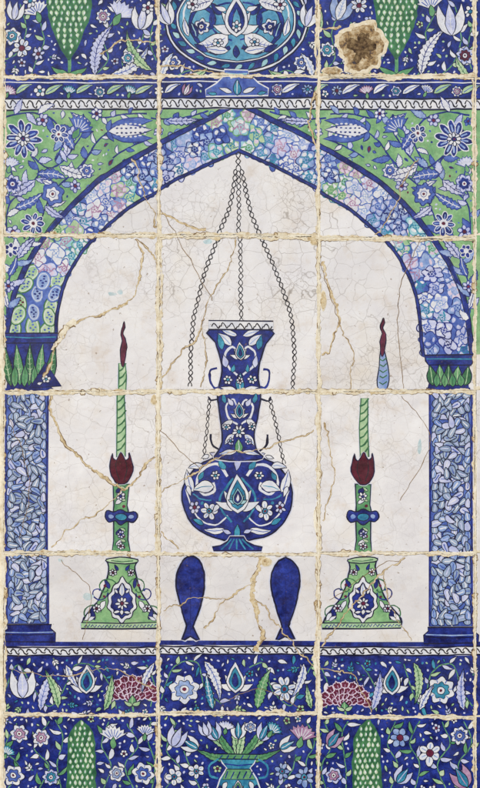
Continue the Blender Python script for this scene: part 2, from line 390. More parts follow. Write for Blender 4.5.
def band(ip,op,seq):
    A,la=resamp(ip,61); B,lb=resamp(op,61)
    P('arch_band')
    put([[A[i],A[i+1],B[i+1],B[i]] for i in range(60)],'mid')
    nseg=len(seq); rows=int((la+lb)/2/14.2); todo=[]
    for r_ in range(rows):
        for c_ in range(3):
            s=(r_+.5+R(-.15,.15)+(.25 if c_%2 else -.25))/rows; t=(c_+.5+R(-.08,.08))/3
            if not 0<s<1: continue
            k=int(max(0,min(nseg-1,s*nseg+.25*math.sin(t*9+r_)))); kind=seq[k]
            f=s*60; i=min(59,int(f)); u=f-i
            a=(A[i][0]+(A[i+1][0]-A[i][0])*u,A[i][1]+(A[i+1][1]-A[i][1])*u); b=(B[i][0]+(B[i+1][0]-B[i][0])*u,B[i][1]+(B[i+1][1]-B[i][1])*u)
            todo.append(((r_%2)*2+c_%2,r_,a[0]+(b[0]-a[0])*t,a[1]+(b[1]-a[1])*t,kind,math.atan2(A[i+1][1]-A[i][1],A[i+1][0]-A[i][0])))
    todo.sort(key=lambda q:(q[0],q[1])); groups={}
    for ph,r_,x,y,kind,an in todo:
        global CUR
        g=r_//2
        if g not in groups: groups[g]=P('arch_blossoms')
        CUR=groups[g]
        blossom(x,y,R(7.6,9.4),kind,an)
    P('arch_outline')
    line(B,4.4,'cobalt'); line(offs(B,-2.5),.9,'line'); line(offs(B,2.5),.9,'line')
    P('arch_outline'); line(A,2.6,'cobalt'); line(offs(A,-1.5),.8,'line'); line(offs(A,1.5),.8,'line')
band(inL,ouL,'ooowgbwgbbwbg'); band(inR,ouR,'bbwbwgbbwgbbwbg')
# ---------------------------------------------------------------- borders
P('blue_ground'); fill([(-30,79),(510,79),(510,99),(-30,99)],'cobalt',False)
line([(i*8,82.5) for i in range(0,64)],1.1,'pwhite')
rope(-2,500,99,109.5)
P('border_line'); fill([(0,641),(510,641),(510,646),(0,646)],'cobalt'); rope(-2,500,647,655)
# ---------------------------------------------------------------- columns and capitals
def column(x0,x1,y0,y1):
    P('column')
    shape([(x0,y0),(x1,y0),(x1,(y0+y1)/2),(x1,y1),(x0,y1),(x0,(y0+y1)/2)],'mid','line',1.4)
    pts=[]; tries=0
    while tries<16000:
        tries+=1; x,y=R(x0+3.4,x1-3.4),R(y0+3.4,y1-3.4)
        if all((x-a)**2+((y-b))**2>29 for a,b in pts): pts.append((x,y))
    pts.sort(key=lambda p:(int(p[1]/12)%2,int(p[0]/12)%2))
    for i,(x,y) in enumerate(pts):
        a=R(0,360); m=random.choice(('sky','grey','grey','lav','grey','grey','lav','sky'))
        rx,ry=R(5.4,7.2),R(2.7,3.5)
        if x<x0+6 or x>x1-6: a=90+R(-25,25); rx=5
        ca,sa=math.cos(math.radians(a)),math.sin(math.radians(a)); b=R(-.25,.25); pts2=[]
        for k in range(14):
            t=k/14*6.283; u=rx*math.cos(t); v=ry*math.sin(t)*(1+.4*math.cos(t))+b*(rx*math.cos(t))**2/rx
            pts2.append((min(max(x+u*ca-v*sa,x0+1.4),x1-1.4),min(max(y+u*sa+v*ca,y0+1.4),y1-1.4)))
        shape(pts2,m,'line',.85)
        line([(x-ca*rx*.55,y-sa*rx*.55),(x+R(-.6,.6),y+R(-.6,.6)),(x+ca*rx*.6,y+sa*rx*.6)],R(.8,1.4),random.choice(('pwhite','mid','pwhite','lav')))
    P('column_edge'); line([(x0,y0),(x0,(y0+y1)/2),(x0,y1)],1.8,'cobalt')
    P('column_edge'); line([(x1,y0),(x1,(y0+y1)/2),(x1,y1)],1.8,'cobalt')
column(6,48,391,623); column(430,472,391,626)
def base(x0,x1,y0,y1):
    P('column_base'); xm=(x0+x1)/2
    shape([(x0+4,y0),(x1-4,y0),(x1-5,y0+4),(x1,y0+8),(x1,y1),(x0,y1),(x0,y0+8),(x0+5,y0+4)],'cobalt','line',1.3)
    line([(x0+2,y0+7.5),(xm,y0+8),(x1-2,y0+7.5)],1.1,'sky'); line([(x0+2,y0+10),(xm,y0+10.5),(x1-2,y0+10)],.9,'line')
base(2,55,624,641); base(424,478,627,643)
def capital(x0,x1,y0,y1):
    P('capital'); w=x1-x0
    shape([(x0,y0),(x1,y0),(x1-1,y0+6),(x1-4,y0+10),(x0+4,y0+10),(x0+1,y0+6)],'cobalt','line',1.3)
    line([(x0+2,y0+4),(x0+w/2,y0+4.3),(x1-2,y0+4)],1.2,'turq')
    shape([(x0+4,y0+10),(x1-5,y0+10),(x1-8,y1-8),(x1-6,y1),(x0+4,y1),(x0+6,y1-8)],'cobalt','line',1.2)
    for k in range(5):
        x=x0+9+k*(w-19)/4
        leaf(x,y1-3,-90+(k-2)*5,y1-y0-13,9.5,'mgreen' if k%2 else 'dgreen','line',.9,rib='pgreen')
    for k in range(4):
        x=x0+13+k*(w-27)/3; leaf(x,y1-2,-90,(y1-y0)*.4,7,'mgreen','line',.8,rib='dgreen')
    line([(x0+3,y1),(x0+w/2,y1+.4),(x1-5,y1)],2.2,'cobalt')
capital(2,58,333,389); capital(424,475,354,388)
P('capital_fragment'); shape([(46,362),(62,386),(30,388)],'deep','line',1); daisy(46,379,4.5,5); leaf(37,384,-20,6,3)
# ---------------------------------------------------------------- lamp
LAMP=P('hanging_lamp')
def chain(pts,amp=1.9,per=6.2):
    P('chain',LAMP)
    d,l=resamp(pts,max(8,int(sum(math.dist(pts[i],pts[i+1]) for i in range(len(pts)-1))/1.1)))
    for s in (1,-1):
        o=[]
        for i,(x,y) in enumerate(d):
            a=d[max(0,i-1)]; b=d[min(len(d)-1,i+1)]; L=math.dist(a,b) or 1
            k=s*amp*math.sin(math.pi*(i*1.1)/per); o.append((x-(b[1]-a[1])/L*k,y+(b[0]-a[0])/L*k))
        line(o,.95,'black')
chain([(238,152),(238.5,170)],2.2); chain([(238,172),(239,250),(240,319)],2.0)
chain(cat([(235.5,170),(229,208),(208,260),(195,305),(190,345),(189,386)],5))
chain(cat([(241,170),(249,208),(270,260),(287,305),(293,345),(292,388)],5))
chain([(209,397),(207,430),(203,462)],1.6); chain([(269,397),(276,430),(284,464)],1.6)
P('lamp_bowl',LAMP)
bowl=[(226,449),(214,457),(199,464),(187,477),(182,492),(184,509),(193,525),(207,535),(224,540),(237,541),(250,540),(267,535),(281,525),(290,509),(292,492),(287,477),(275,464),(262,457),(250,449),(238,451)]
shape(bowl,'cobalt','line',1.6,sm=4,halo=2.4)
for s in (-1,1):
    X=lambda d:237+s*d
    line([(X(10),476),(X(20),464),(X(34),468),(X(41),482),(X(33),494),(X(23),490),(X(24),482)],2.6,'pwhite',sm=5)
    line([(X(10),516),(X(22),525),(X(36),520),(X(46),506),(X(51),490)],1.5,'pwhite',sm=5)
    line([(X(4),478),(X(17),495),(X(16),510),(X(6),522)],2.0,'turq',sm=5)
    line([(X(26),500),(X(36),499),(X(44),494)],1.4,'turq',sm=4)
    leaf(X(23),486,90-s*75,22,12,'pwhite','line',.8,bend=s*40,rib='turq')
    leaf(X(44),492,-90+s*15,24,9,'pwhite','line',.8,bend=-s*30,rib='mid')
    leaf(X(34),466,-90+s*100,16,7,'pwhite','line',.8,bend=s*40,rib='sky'); leaf(X(16),460,-90+s*60,14,6,'lav','line',.8,bend=s*30)
    daisy(X(28),511,8.5,6,'pwhite','turq','line',.8); daisy(X(43),507,6,6,'lav','purple')
    leaf(X(12),529,-90+s*90,22,7,'pwhite','line',.7,bend=-s*35,rib='mid'); leaf(X(34),524,(-30 if s>0 else 210),12,5.5,'turq','line',.7)
    leaf(X(12),469,-90+s*40,12,6,'turq','line',.7); daisy(X(22),475,4.6,6); leaf(X(18),504,90-s*40,11,5,'pwhite','line',.7); leaf(X(50),486,110 if s>0 else 70,11,4.6,'pwhite','line',.7)
    leaf(X(6),533,-90+s*70,10,4.4,'lav','line',.7); leaf(X(39),480,-90-s*30,10,5,'turq','line',.7); leaf(X(28),455,(20 if s>0 else 160),9,4,'pwhite','line',.7); shape(ell(X(35),503,1.6,1.6,0,7),'turq',None)
palmette(237,498,-90,20,'pwhite','turq','mid'); palmette(237,498,-90,9,'pturq','cobalt','pwhite')
leaf(237,539,-90,15,7,'turq','line',.8); leaf(237,457,90,14,7,'lav','line',.8)
P('lamp_foot',LAMP)
shape([(230,537),(244,537),(246,541),(254,545),(262,547),(261,550.5),(213,550.5),(212,547),(220,545),(228,541)],'cobalt','line',1.3,halo=1.6)
for k in range(-2,3): line([(237+k*2.6,539),(237+k*5,544),(237+k*8,549)],1.4,'turq')
P('lamp_neck',LAMP)
neck=[(209,329),(214,342),(219,356),(221,370),(219,384),(217,395),(218,408),(221,424),(222,438),(219,450),(214,458),(238,460),(262,458),(257,450),(254,438),(256,424),(259,408),(260,395),(258,384),(257,370),(260,356),(265,342),(270,329)]
shape(neck,'cobalt','line',1.6,sm=3,halo=2)
shape([(225,450),(238,453),(251,450),(258,457),(238,461),(218,457)],'cobalt',None)
for s in (-1,1):
    X=lambda d:239+s*d
    line([(X(3),374),(X(12),366),(X(15),353),(X(8),346),(X(3),352)],2.0,'pwhite',sm=4)
    leaf(X(9),345,-90+s*50,18,8,'pwhite','line',.8,bend=s*20,rib='sky'); leaf(X(18),349,-90+s*14,16,6,'turq','line',.7)
    leaf(X(3),335,(-20 if s>0 else 200),18,6,'pwhite','line',.7,rib='sky'); leaf(X(14),367,-90+s*10,13,6,'lav','line',.7)
    line([(X(2),424),(X(11),418),(X(14),406),(X(7),399),(X(3),405)],1.8,'pwhite',sm=4)
    leaf(X(7),420,90-s*60,12,6,'pwhite','line',.7); leaf(X(5),434,90-s*40,15,6,'pwhite','line',.7,bend=s*30,rib='sky')
    daisy(X(13),427,4,6); leaf(X(7),406,-90+s*30,10,5,'lav','line',.7); leaf(X(15),403,-90+s*10,11,5,'turq','line',.7)
    daisy(X(12),379,4.4,6); leaf(X(4),389,(-10 if s>0 else 190),15,5,'pwhite','line',.7); daisy(X(9),441,3.6,5,'lav'); leaf(X(3),451,(10 if s>0 else 170),18,5.4,'pwhite','line',.7,rib='sky')
    leaf(X(8),372,-90-s*10,9,4,'turq','line',.6)
palmette(239,352,-90,9.5); leaf(239,392,-90,20,9,'turq','line',.8,rib='pwhite'); daisy(239,380,4,6,'pwhite','purple')
palmette(239,412,-90,9); daisy(238.5,431,6.4,8,'pwhite','turq'); leaf(238,453,-90,15,8,'mgreen','line',.7,rib='pwhite')
P('lamp_rim',LAMP)
shape([(208,320),(272,320),(272,329),(208,329)],'pwhite','line',1.4)
for k in range(7):
    x=211+k*8.6; line([(x,326),(x+2,322.5),(x+4.5,325),(x+6,328),(x+8,325)],1.2,'black',sm=3)
for s,cx in ((-1,214),(1,264)):
    P('lamp_handle',LAMP)
    line([(cx-s*2,368),(cx+s*4,370),(cx+s*4,380),(cx-s*0,387),(cx-s*5,386)],2.2,'cobalt',sm=4)
    P('lamp_handle',LAMP); line([(cx-s*4,398),(cx+s*4,400),(cx+s*6,396)],1.6,'line',sm=4)
    P('lamp_handle',LAMP); line([(cx+s*3,434),(cx+s*2,444),(cx-s*5,450)],2.0,'line',sm=4)
# ---------------------------------------------------------------- candlesticks
def candlestick(cx,fx,ft,fb,broken):
    C=P('candlestick')
    P('candle',C)
    def wax(x,y0,y1,w=4.6):
        shape([(x-w+.8,y0),(x+w-.8,y0),(x+w,(y0+y1)/2),(x+w,y1),(x-w,y1),(x-w,(y0+y1)/2)],'pgreen','dgreen',1.2,halo=1.4)
        y=y0+5
        while y<y1-2:
            line([(x-w,y+3),(x,y+1),(x+w,y-5)],1.6,'dgreen',sm=2); y+=8
    if broken:
        wax(cx+1,398,457,4.2); P('candle_stub',C)
        shape([(fx-2,350),(fx+2,350),(fx+5,366),(fx+6,380),(fx+4,389),(fx-4,389),(fx-5.5,380),(fx-4,366)],'sky','line',1.2,sm=2)
        for k in range(5): line([(fx-3.5,358+k*6),(fx,360+k*6),(fx+4,357+k*6)],1.3,'dgreen')
    else: wax(cx+1,fb-2,390,3.8); P('candle',C); wax(cx,394,457,4.4)
    P('flame',C); h=fb-ft
    shape([(fx+.5,ft),(fx+1.8,ft+.14*h),(fx-.6,ft+.28*h),(fx+2.6,ft+.46*h),(fx+3.2,ft+.68*h),(fx+1,fb),(fx-1.4,fb),(fx-2.8,ft+.66*h),(fx-1.4,ft+.44*h),(fx-2.8,ft+.26*h),(fx-1,ft+.12*h)],'purple','line',.9,sm=3)
    P('stem',C)
    shape([(cx-8,484),(cx+8,484),(cx+6.5,505),(cx+7.5,510),(cx+7.5,524),(cx+7,540),(cx+9,552),(cx-9,552),(cx-7,540),(cx-7.5,524),(cx-7.5,510),(cx-6.5,505)],'mgreen','line',1.3,halo=1.6)
    for y in (489,500,530,541):
        leaf(cx-5,y+4,-30,11,4.4,'pwhite' if y in(500,541) else 'deep','line',.7,bend=30); shape(ell(cx+3,y+6,1.7,1.7,0,7),'purple',None); leaf(cx+5,y+1,-150,7,3,'pgreen','line',.6)
    daisy(cx,496,4.4,6,'pwhite','cobalt'); daisy(cx,534,4,6,'lav','cobalt'); daisy(cx,546,4,6,'pwhite','purple')
    P('stem_knob',C)
    shape([(cx-16,517),(cx-14,511),(cx-7,512),(cx,509),(cx+7,512),(cx+14,511),(cx+16,517),(cx+12,522),(cx+6,521),(cx,525),(cx-6,521),(cx-12,522)],'cobalt','line',1.2,sm=3)
    shape(ell(cx,517,6,3.6),'turq','line',.8); shape(ell(cx-10,516.5,2.6,2),'sky',None); shape(ell(cx+10,516.5,2.6,2),'sky',None)
    P('candle_cup',C)
    cup=[(cx-8.5,453),(cx-8,458),(cx-4.5,460),(cx-1,453),(cx+1,453),(cx+4.5,460),(cx+8,458),(cx+8.5,453),(cx+11,462),(cx+11.5,471),(cx+8,479),(cx+3,484),(cx-3,484),(cx-8,479),(cx-11.5,471),(cx-11,462)]
    shape(cup,'maroon','line',1.1,sm=2,halo=1)
    line([(cx-4.6,461),(cx-5.5,470),(cx-2,481)],.8,'black',sm=3); line([(cx+4.6,461),(cx+5.5,470),(cx+2,481)],.8,'black',sm=3)
    P('candlestick_base',C)
    Lp=[(cx-16,559),(cx-13,566),(cx-15,578),(cx-20,592),(cx-28,606),(cx-38,618),(cx-41,627)]
    Rp=[(2*cx-x,y) for x,y in Lp]; Rp=[(min(x,cx+38),y) for x,y in Rp]
    shape(cat(Lp,3)+cat(Rp[::-1],3),'green','line',1.6,halo=2)
    fill([(cx-41,622),(cx+38,622),(cx+38,628),(cx-41,628)],'pgreen'); line([(cx-41,622),(cx,622.5),(cx+38,622)],1.2,'line'); line([(cx-41,628),(cx,628.4),(cx+38,628)],1.6,'line')
    k=cx-38
    while k<cx+34: line([(k,626.5),(k+2,624),(k+4,626.5),(k+6,624)],1,'cobalt'); k+=7
    shape(ell(cx,560,16,3.2),'pgreen','line',1.2); line([(cx-11,560),(cx,561),(cx+11,560)],1.0,'dgreen')
    for s in (-1,1):
        curl(cx+s*5,585,(-60 if s>0 else 240),8,s,1.3,'dgreen'); curl(cx+s*20,612,(-60 if s>0 else 240),8,s,1.3,'dgreen'); curl(cx+s*14,592,(70 if s>0 else 110),7,-s,1.2,'cobalt')
        leaf(cx+s*17,600,90-s*20,13,5,'pwhite','line',.8,bend=s*20); leaf(cx+s*27,619,-90+s*10,13,5,'cobalt','line',.8,bend=-s*30); leaf(cx+s*31,613,90-s*40,10,4.5,'pwhite','line',.7)
        daisy(cx+s*25,608,4.4,6,'pwhite','purple'); daisy(cx+s*9,572,3.8,6,'pwhite','purple'); leaf(cx+s*12,588,-100+s*20,11,4,'cobalt','line',.7); shape(ell(cx+s*17,585,1.7,1.7,0,7),'purple',None)
        shape(ell(cx+s*18,596,1.5,1.5,0,7),'purple',None); leaf(cx+s*4,570,-90+s*30,7,3,'cobalt','line',.6); leaf(cx+s*34,620,(-30 if s<0 else 210),9,3.6,'pwhite','line',.6)
    med=[]
    for k in range(48):
        t=k/48*2*math.pi; sx=math.sin(t); cy_=-math.cos(t); rr=1+.07*math.cos(10*t); pnt=1+.32*max(0,math.cos(t))**8+.12*max(0,-math.cos(t))**8
        med.append((sx*14.5*rr*(1-.12*max(0,math.cos(t))),cy_*18*rr*pnt))
    shape([(cx+a,601+b) for a,b in med],'pwhite','line',1.2); shape([(cx+a*.74,601.5+b*.76) for a,b in med],'cobalt','line',.8)
    daisy(cx,603,6.4,8,'pwhite','purple'); leaf(cx,596,-90,13,6,'pwhite','line',.7,rib='sky'); leaf(cx,609,90,6,4)
    leaf(cx-2,611,170,7,3); leaf(cx+2,611,10,7,3); leaf(cx-4,593,-125,6,3); leaf(cx+4,593,-55,6,3)
candlestick(121.5,123.5,321,365,False); candlestick(363,383,317,354,True)
# ---------------------------------------------------------------- fish shapes
def fish(cx,y0,y1):
    P('fish'); H=y1-y0
    prof=[(0,0),(.04,6.5),(.10,10.6),(.18,13.4),(.28,14.4),(.38,13.8),(.48,12.2),(.58,9.8),(.68,7.0),(.76,4.6),(.815,3.2)]
    rp=cat([(w,t) for t,w in prof],3)
    Lb=[(-w,t) for w,t in rp]; Rb=[(w,t) for w,t in rp][::-1][:-1]
    tail=[(-5,.87),(-9,.97),(-6,.968),(0,.93),(6,.968),(9,.97),(5,.87)]
    pts=[(cx+a,y0+H*b) for a,b in Lb+tail+Rb]
    shape(pts,'cobalt','line',1.8,halo=2.4)
    line([(cx-7,y0+H*.16),(cx,y0+H*.2),(cx+7,y0+H*.16)],.9,'deep',sm=3); line([(cx,y0+H*.24),(cx,y0+H*.5),(cx,y0+H*.9)],.8,'deep')
fish(191,557,643); fish(286,558,643)
for x,y,a,b in ((207,241,6,2.4),(112,294,5,2),(120,292,3,3),(88,596,5,4),(420,447,2,8),(60,560,3,2)):
    P('glaze_smudge'); fill(cat([(x+a*R(.7,1.2)*math.cos(k),y+b*R(.7,1.2)*math.sin(k)) for k in (0,1,2,3,4,5.2)],3,True),'smudge')
# ---------------------------------------------------------------- top row
def F(fn,*a,name='flower',**k):
    P(name); fn(*a,**k)
def pr_down(w): return lambda t: w*(.9+.1*math.sin(t*3))*(1-max(0,(t-.45)/.55)**2.2)
for q in ([(4,60),(18,52),(26,30),(20,4)],[(30,78),(36,60),(44,40),(38,14)],[(92,78),(108,60),(104,36),(116,14),(112,-8)],[(128,76),(122,58),(140,44),(146,22)],[(156,60),(150,40),(154,20)],[(164,30),(172,14),(168,-6)],[(306,36),(310,18),(300,0)],[(322,74),(336,58),(332,32),(344,8)],[(418,76),(430,56),(426,34),(438,10)],[(442,76),(456,60),(462,36),(456,4)],[(472,70),(468,50),(474,24)],[(176,76),(190,70),(206,78)],[(270,78),(286,70),(300,76)]):
    P('leafy_stem'); vine(q,'mgreen',('pwhite','pgreen','lav','pwhite'),'line',9,9,4.2)
for cx in (69,397):
    P('cypress'); line([(cx,52),(cx+.5,66),(cx,78)],3.2,'mgreen'); leaf(cx,74,-155,20,6,'mgreen','line',.8,bend=50); leaf(cx,74,-25,20,6,'mgreen','line',.8,bend=-50)
    scaly(cx,pr_down(22),-60,60,'dgreen','pgreen','dgreen',5.6,5.6,False,'pwhite')
P('medallion')
shape(ell(237,19,72,54,0,48),'pwhite','line',1.6); shape(ell(237,19,69,51,0,48),'cobalt','line',1.4); shape(ell(237,19,60,43,0,48),'pwhite','line',1); shape(ell(237,19,57.5,41,0,48),'plate','line',1)
for k in range(30):
    a=2*math.pi*k/30; leaf(237+62*math.cos(a),19+45*math.sin(a),math.degrees(a)+65,10,5,'pturq' if k%2 else 'turq','line',.7,n=5)
for s in (-1,1):
    X=lambda d:237+s*d
    line([(X(6),47),(X(20),52),(X(37),43),(X(46),24),(X(39),8),(X(25),10),(X(23),24),(X(31),28)],4.6,'line',sm=5)
    line([(X(6),47),(X(20),52),(X(37),43),(X(46),24),(X(39),8),(X(25),10),(X(23),24),(X(31),28)],3.0,'cobalt',sm=5)
    line([(X(4),-18),(X(20),-14),(X(34),-8),(X(50),4),(X(53),22)],1.8,'pwhite',sm=5)
    line([(X(4),40),(X(18),34),(X(26),20),(X(20),6),(X(6),2)],1.8,'cobalt',sm=5)
    leaf(X(8),34,90-s*75,36,18,'pwhite','line',.9,bend=-s*55,rib='mid'); leaf(X(22),0,90-s*60,28,12,'pwhite','line',.9,bend=s*40,rib='cobalt')
    leaf(X(13),-2,-90+s*50,24,11,'cobalt','line',.8,bend=s*30,rib='pwhite'); rosette(X(34),26,7.5,'pwhite','cobalt'); daisy(X(44),4,6.5,6,'pwhite','purple'); leaf(X(8),51,(-8 if s>0 else 188),24,8,'pwhite','line',.7,rib='mid')
    daisy(X(18),42,5,5); leaf(X(40),38,-90+s*20,18,8,'cobalt','line',.8,bend=s*30,rib='pturq'); leaf(X(48),36,-90+s*10,20,6.5,'pwhite','line',.8,bend=-s*20,rib='mid'); leaf(X(15),14,-90+s*40,15,7,'cobalt','line',.8)
    leaf(X(28),51,(-25 if s>0 else 205),16,6,'cobalt','line',.7); leaf(X(10),10,-90+s*70,12,5,'pwhite','line',.7)
palmette(237,20,-90,21,'pwhite','cobalt','plate'); daisy(237,26,5.5,6,'pwhite','turq'); palmette(237,-14,90,10); leaf(237,57,-90,12,7,'cobalt','line',.7)
P('medallion_foot'); shape([(225,69),(249,69),(250,76),(258,84),(268,90),(268,97),(206,97),(206,90),(216,84),(224,76)],'mid','pwhite',1.2)
line([(226,73),(237,74),(248,73)],1.4,'pturq'); leaf(237,96,-90,16,8,'turq','line',.8,rib='pwhite')
for s in (-1,1): leaf(237+s*5,93,(-20 if s>0 else 200),14,5,'pwhite','line',.8); leaf(237+s*20,95,(-8 if s>0 else 188),10,4,'turq','line',.7)
F(rosette,12,36,8,'pwhite','turq'); F(daisy,22,48,9,7,'pwhite','purple'); F(carnation,38,16,-110,16,'pwhite'); F(daisy,38,54,6.5,6,'lav','purple')
F(tulip,14,20,-80,20,13,'pwhite','lav'); F(daisy,30,1,7,6)
F(leaf,96,76,-70,58,14,'lav','line',1,bend=60,rib='cobalt',saw=.3,name='leaf'); F(leaf,112,74,-40,50,12,'pwhite','line',1,bend=-70,rib='mid',saw=.3,name='leaf'); F(leaf,152,70,-120,50,11,'pgreen','line',1,bend=70,rib='dgreen',saw=.25,name='leaf')
F(carnation,118,18,-60,19,'lav'); F(tulip,140,30,-80,26,16,'pwhite','lav'); F(rosette,103,16,7,'pwhite','mauve'); F(daisy,148,8,6.5,6,'pwhite','purple'); F(rosette,128,58,6.5)
F(tulip,170,24,-110,24,14,'pwhite','lav'); F(rosette,174,62,7,'pwhite','mid'); F(leaf,162,76,-60,28,9,'pwhite','line',.9,bend=40,rib='sky',saw=.3,name='leaf'); F(leaf,188,78,-30,24,7,'pgreen','line',.9,bend=-40,rib='dgreen',name='leaf')
F(tulip,306,26,-70,24,14,'pwhite','lav'); F(rosette,302,62,7,'pwhite','mid'); F(leaf,314,76,-120,28,9,'pwhite','line',.9,bend=-40,rib='sky',saw=.3,name='leaf'); F(leaf,288,78,-150,22,7,'pgreen','line',.9,bend=40,rib='dgreen',name='leaf')
F(tulip,338,20,-70,28,19,'sky','pwhite'); F(daisy,360,6,8,7,'pwhite','purple'); F(rosette,328,50,7); F(leaf,322,30,-90,26,7,'pgreen','line',.9,bend=30,rib='dgreen',name='leaf')
F(leaf,422,76,-60,56,13,'pwhite','line',1,bend=60,rib='cobalt',saw=.3,name='leaf'); F(tulip,453,36,-95,34,22,'pwhite','lav'); F(rosette,466,56,8.5,'lav','purple'); F(carnation,432,10,-100,16,'pwhite'); F(daisy,471,12,6,6); F(leaf,470,78,-120,26,8,'pgreen','line',.8,bend=40,rib='dgreen',saw=.2,name='leaf')
x=8; k=0
while x<474:
    if not 202<x<272:
        if k%2==0: F(bloom,x,91+R(-.8,.8),R(5.2,6.2))
        else:
            F(leaf,x-9,94,-25,20,6.5,random.choice(('pgreen','pwhite','lav')),'line',.8,bend=R(20,60),rib='mid',name='leaf')
    x+=15+R(-1.5,1.5); k+=1
# ---------------------------------------------------------------- spandrels
def spandrel(M):
    X=M; s=1 if M(1)>M(0) else -1
    def A(a): return a if s>0 else 180-a
    for q,big in (([(6,236),(8,205),(26,188),(38,172),(30,154)],1),([(32,156),(50,168),(70,152),(84,128),(82,114)],1),([(6,116),(30,112),(52,120),(62,140),(54,160)],1),([(82,164),(96,142),(110,130)],0),([(40,222),(52,192),(74,172),(90,152)],1),([(150,118),(176,120),(208,112)],0),([(8,326),(7,294),(14,264),(28,240),(38,222)],1),([(6,162),(12,178),(7,198)],0),([(88,113),(104,118),(124,114),(146,114)],0),([(112,158),(128,148),(146,140)],0)):
        P('leafy_stem'); vine([(X(a),b) for a,b in q],'cobalt',('mid','lav','pwhite','sky'),'cobalt',12 if big else 9,14 if big else 9,6.4 if big else 4.4,1.6,.22 if big else 0)
    F(daisy,X(22),139,18.5,10,'cobalt','pwhite','pwhite',1.0,'cobalt',10,'sky')
    P('flower'); daisy(X(22),139,7.5,8,'pwhite','cobalt')
    P('tulip'); tulip(X(107),131,A(-2),46,23,'mid','pwhite','cobalt',dots='cobalt',sp=9); leaf(X(107),131,A(60),12,5,'mid','cobalt',.8,bend=s*-30); leaf(X(107),131,A(-70),12,5,'mid','cobalt',.8,bend=s*30)
    P('leaf'); leaf(X(166),122,A(-4),34,9,'lav','cobalt',1,bend=s*-14,rib='cobalt',saw=.35)
    for (a,b,an,L,w,bd,m) in ((66,156,-70,38,13,30,'lav'),(74,150,-130,28,10,-30,'mid'),(58,166,14,38,12,-40,'pwhite'),(90,124,-150,24,8,20,'pwhite'),(36,174,10,30,12,30,'mid'),(34,180,150,30,11,30,'lav'),(14,208,-30,32,11,-30,'mid'),(56,190,-150,20,8,-20,'pwhite'),(18,258,-50,28,10,20,'lav'),(9,276,-70,22,8,-20,'mid'),(8,308,-100,24,7,20,'pwhite'),(44,206,30,24,9,-30,'lav')):
        P('leaf'); leaf(X(a),b,A(an),L,w,m,'cobalt',1,bend=s*bd,rib='cobalt' if m!='mid' else 'pwhite',saw=.3)
    P('rosette'); rosette(X(52),194,10.5,'mid','pwhite','cobalt'); P('rosette'); rosette(X(12),184,8.5,'lav','cobalt','cobalt'); P('rosette'); rosette(X(86),171,7,'pwhite','mid','cobalt')
    for (a,b,r,n,m,c) in ((58,134,9,7,'cobalt','pwhite'),(32,224,11.5,8,'cobalt','pwhite'),(12,232,7,6,'lav','purple'),(96,114,6,6,'pwhite','purple'),(42,120,6.5,6,'lav','purple'),(11,250,7,6,'cobalt','pwhite'),(9,286,6,6,'lav','purple'),(158,132,5,6,'lav','purple'),(74,186,6,6,'lav','purple')):
        F(daisy,X(a),b,r,n,m,c,'pwhite' if m=='cobalt' else 'cobalt',.8)
    P('carnation'); carnation(X(76),132,A(-60),17,'mid','cobalt'); P('carnation'); carnation(X(9),168,A(-80),12,'lav','cobalt')
spandrel(lambda x:x); spandrel(lambda x:477-x)
# ---------------------------------------------------------------- lower bands
for q in ([(4,690),(18,664),(34,690),(50,706),(66,684),(76,664),(96,668),(112,690),(116,708)],[(162,700),(174,668),(198,664),(206,690),(222,704)],[(250,668),(266,664),(272,690),(292,706),(304,680),(314,664)],[(322,668),(330,690),(326,708)],[(362,664),(376,690),(370,708)],[(404,664),(412,690),(424,706),(432,672),(452,664),(462,690),(472,706)],[(150,706),(154,684),(146,664)]):
    P('leafy_stem'); vine(q,'mgreen',('pwhite','pgreen','lav','pwhite','turq'),'line',8.5,9,4)
def fan(cx,cy,r,a0=-90):
    P('fan_carnation'); by=cy+r*.75
    line([(cx,by),(cx+1,by+8)],1.8,'mgreen')
    for rr,n,sp,L in ((1.62,9,150,.62),(1.22,8,128,.55),(.82,6,104,.48),(.46,4,80,.4)):
        for k in range(n):
            an=math.radians(a0-sp/2+sp*k/(n-1)); x,y=cx+r*rr*.86*math.cos(an),by+r*rr*.86*math.sin(an)
            pts=[]
            for i in range(18):
                t=i/18*6.283; e=1+(.16*math.cos(7*t) if abs(t-3.14)>1.6 else 0); u,v=r*L*.5*e*math.cos(t),r*L*.42*e*math.sin(t)
                c_,s_=math.cos(an),math.sin(an); pts.append((x+u*c_-v*s_,y+u*s_+v*c_))
            shape(pts,'purple','pink',.9)
            line([(x-r*.15*math.cos(an),y-r*.15*math.sin(an)),(x+r*.1*math.cos(an),y+r*.1*math.sin(an))],.8,'mauve')
    leaf(cx,by+3,a0,r*.62,r*.5,'mgreen','line',.9,rib='pgreen')
    for s in (-1,1): leaf(cx,by+2,a0+s*60,r*.55,r*.24,'pgreen','line',.8,bend=-s*40)
fan(132,690,17); fan(345,696,16.5)
F(palmette,86,682,-90,15,'pwhite','turq','cobalt',name='palmette'); F(palmette,236,682,-90,16,'pwhite','turq','cobalt',name='palmette'); F(palmette,392,683,-90,15,'pwhite','turq','cobalt',name='palmette')
F(tulip,22,698,-90,30,22,'pwhite','lav'); F(rosette,185,690,14,'pwhite','sky'); F(daisy,285,690,12.5,8,'pwhite','turq',inner='sky'); F(rosette,441,690,13,'pwhite','turq')
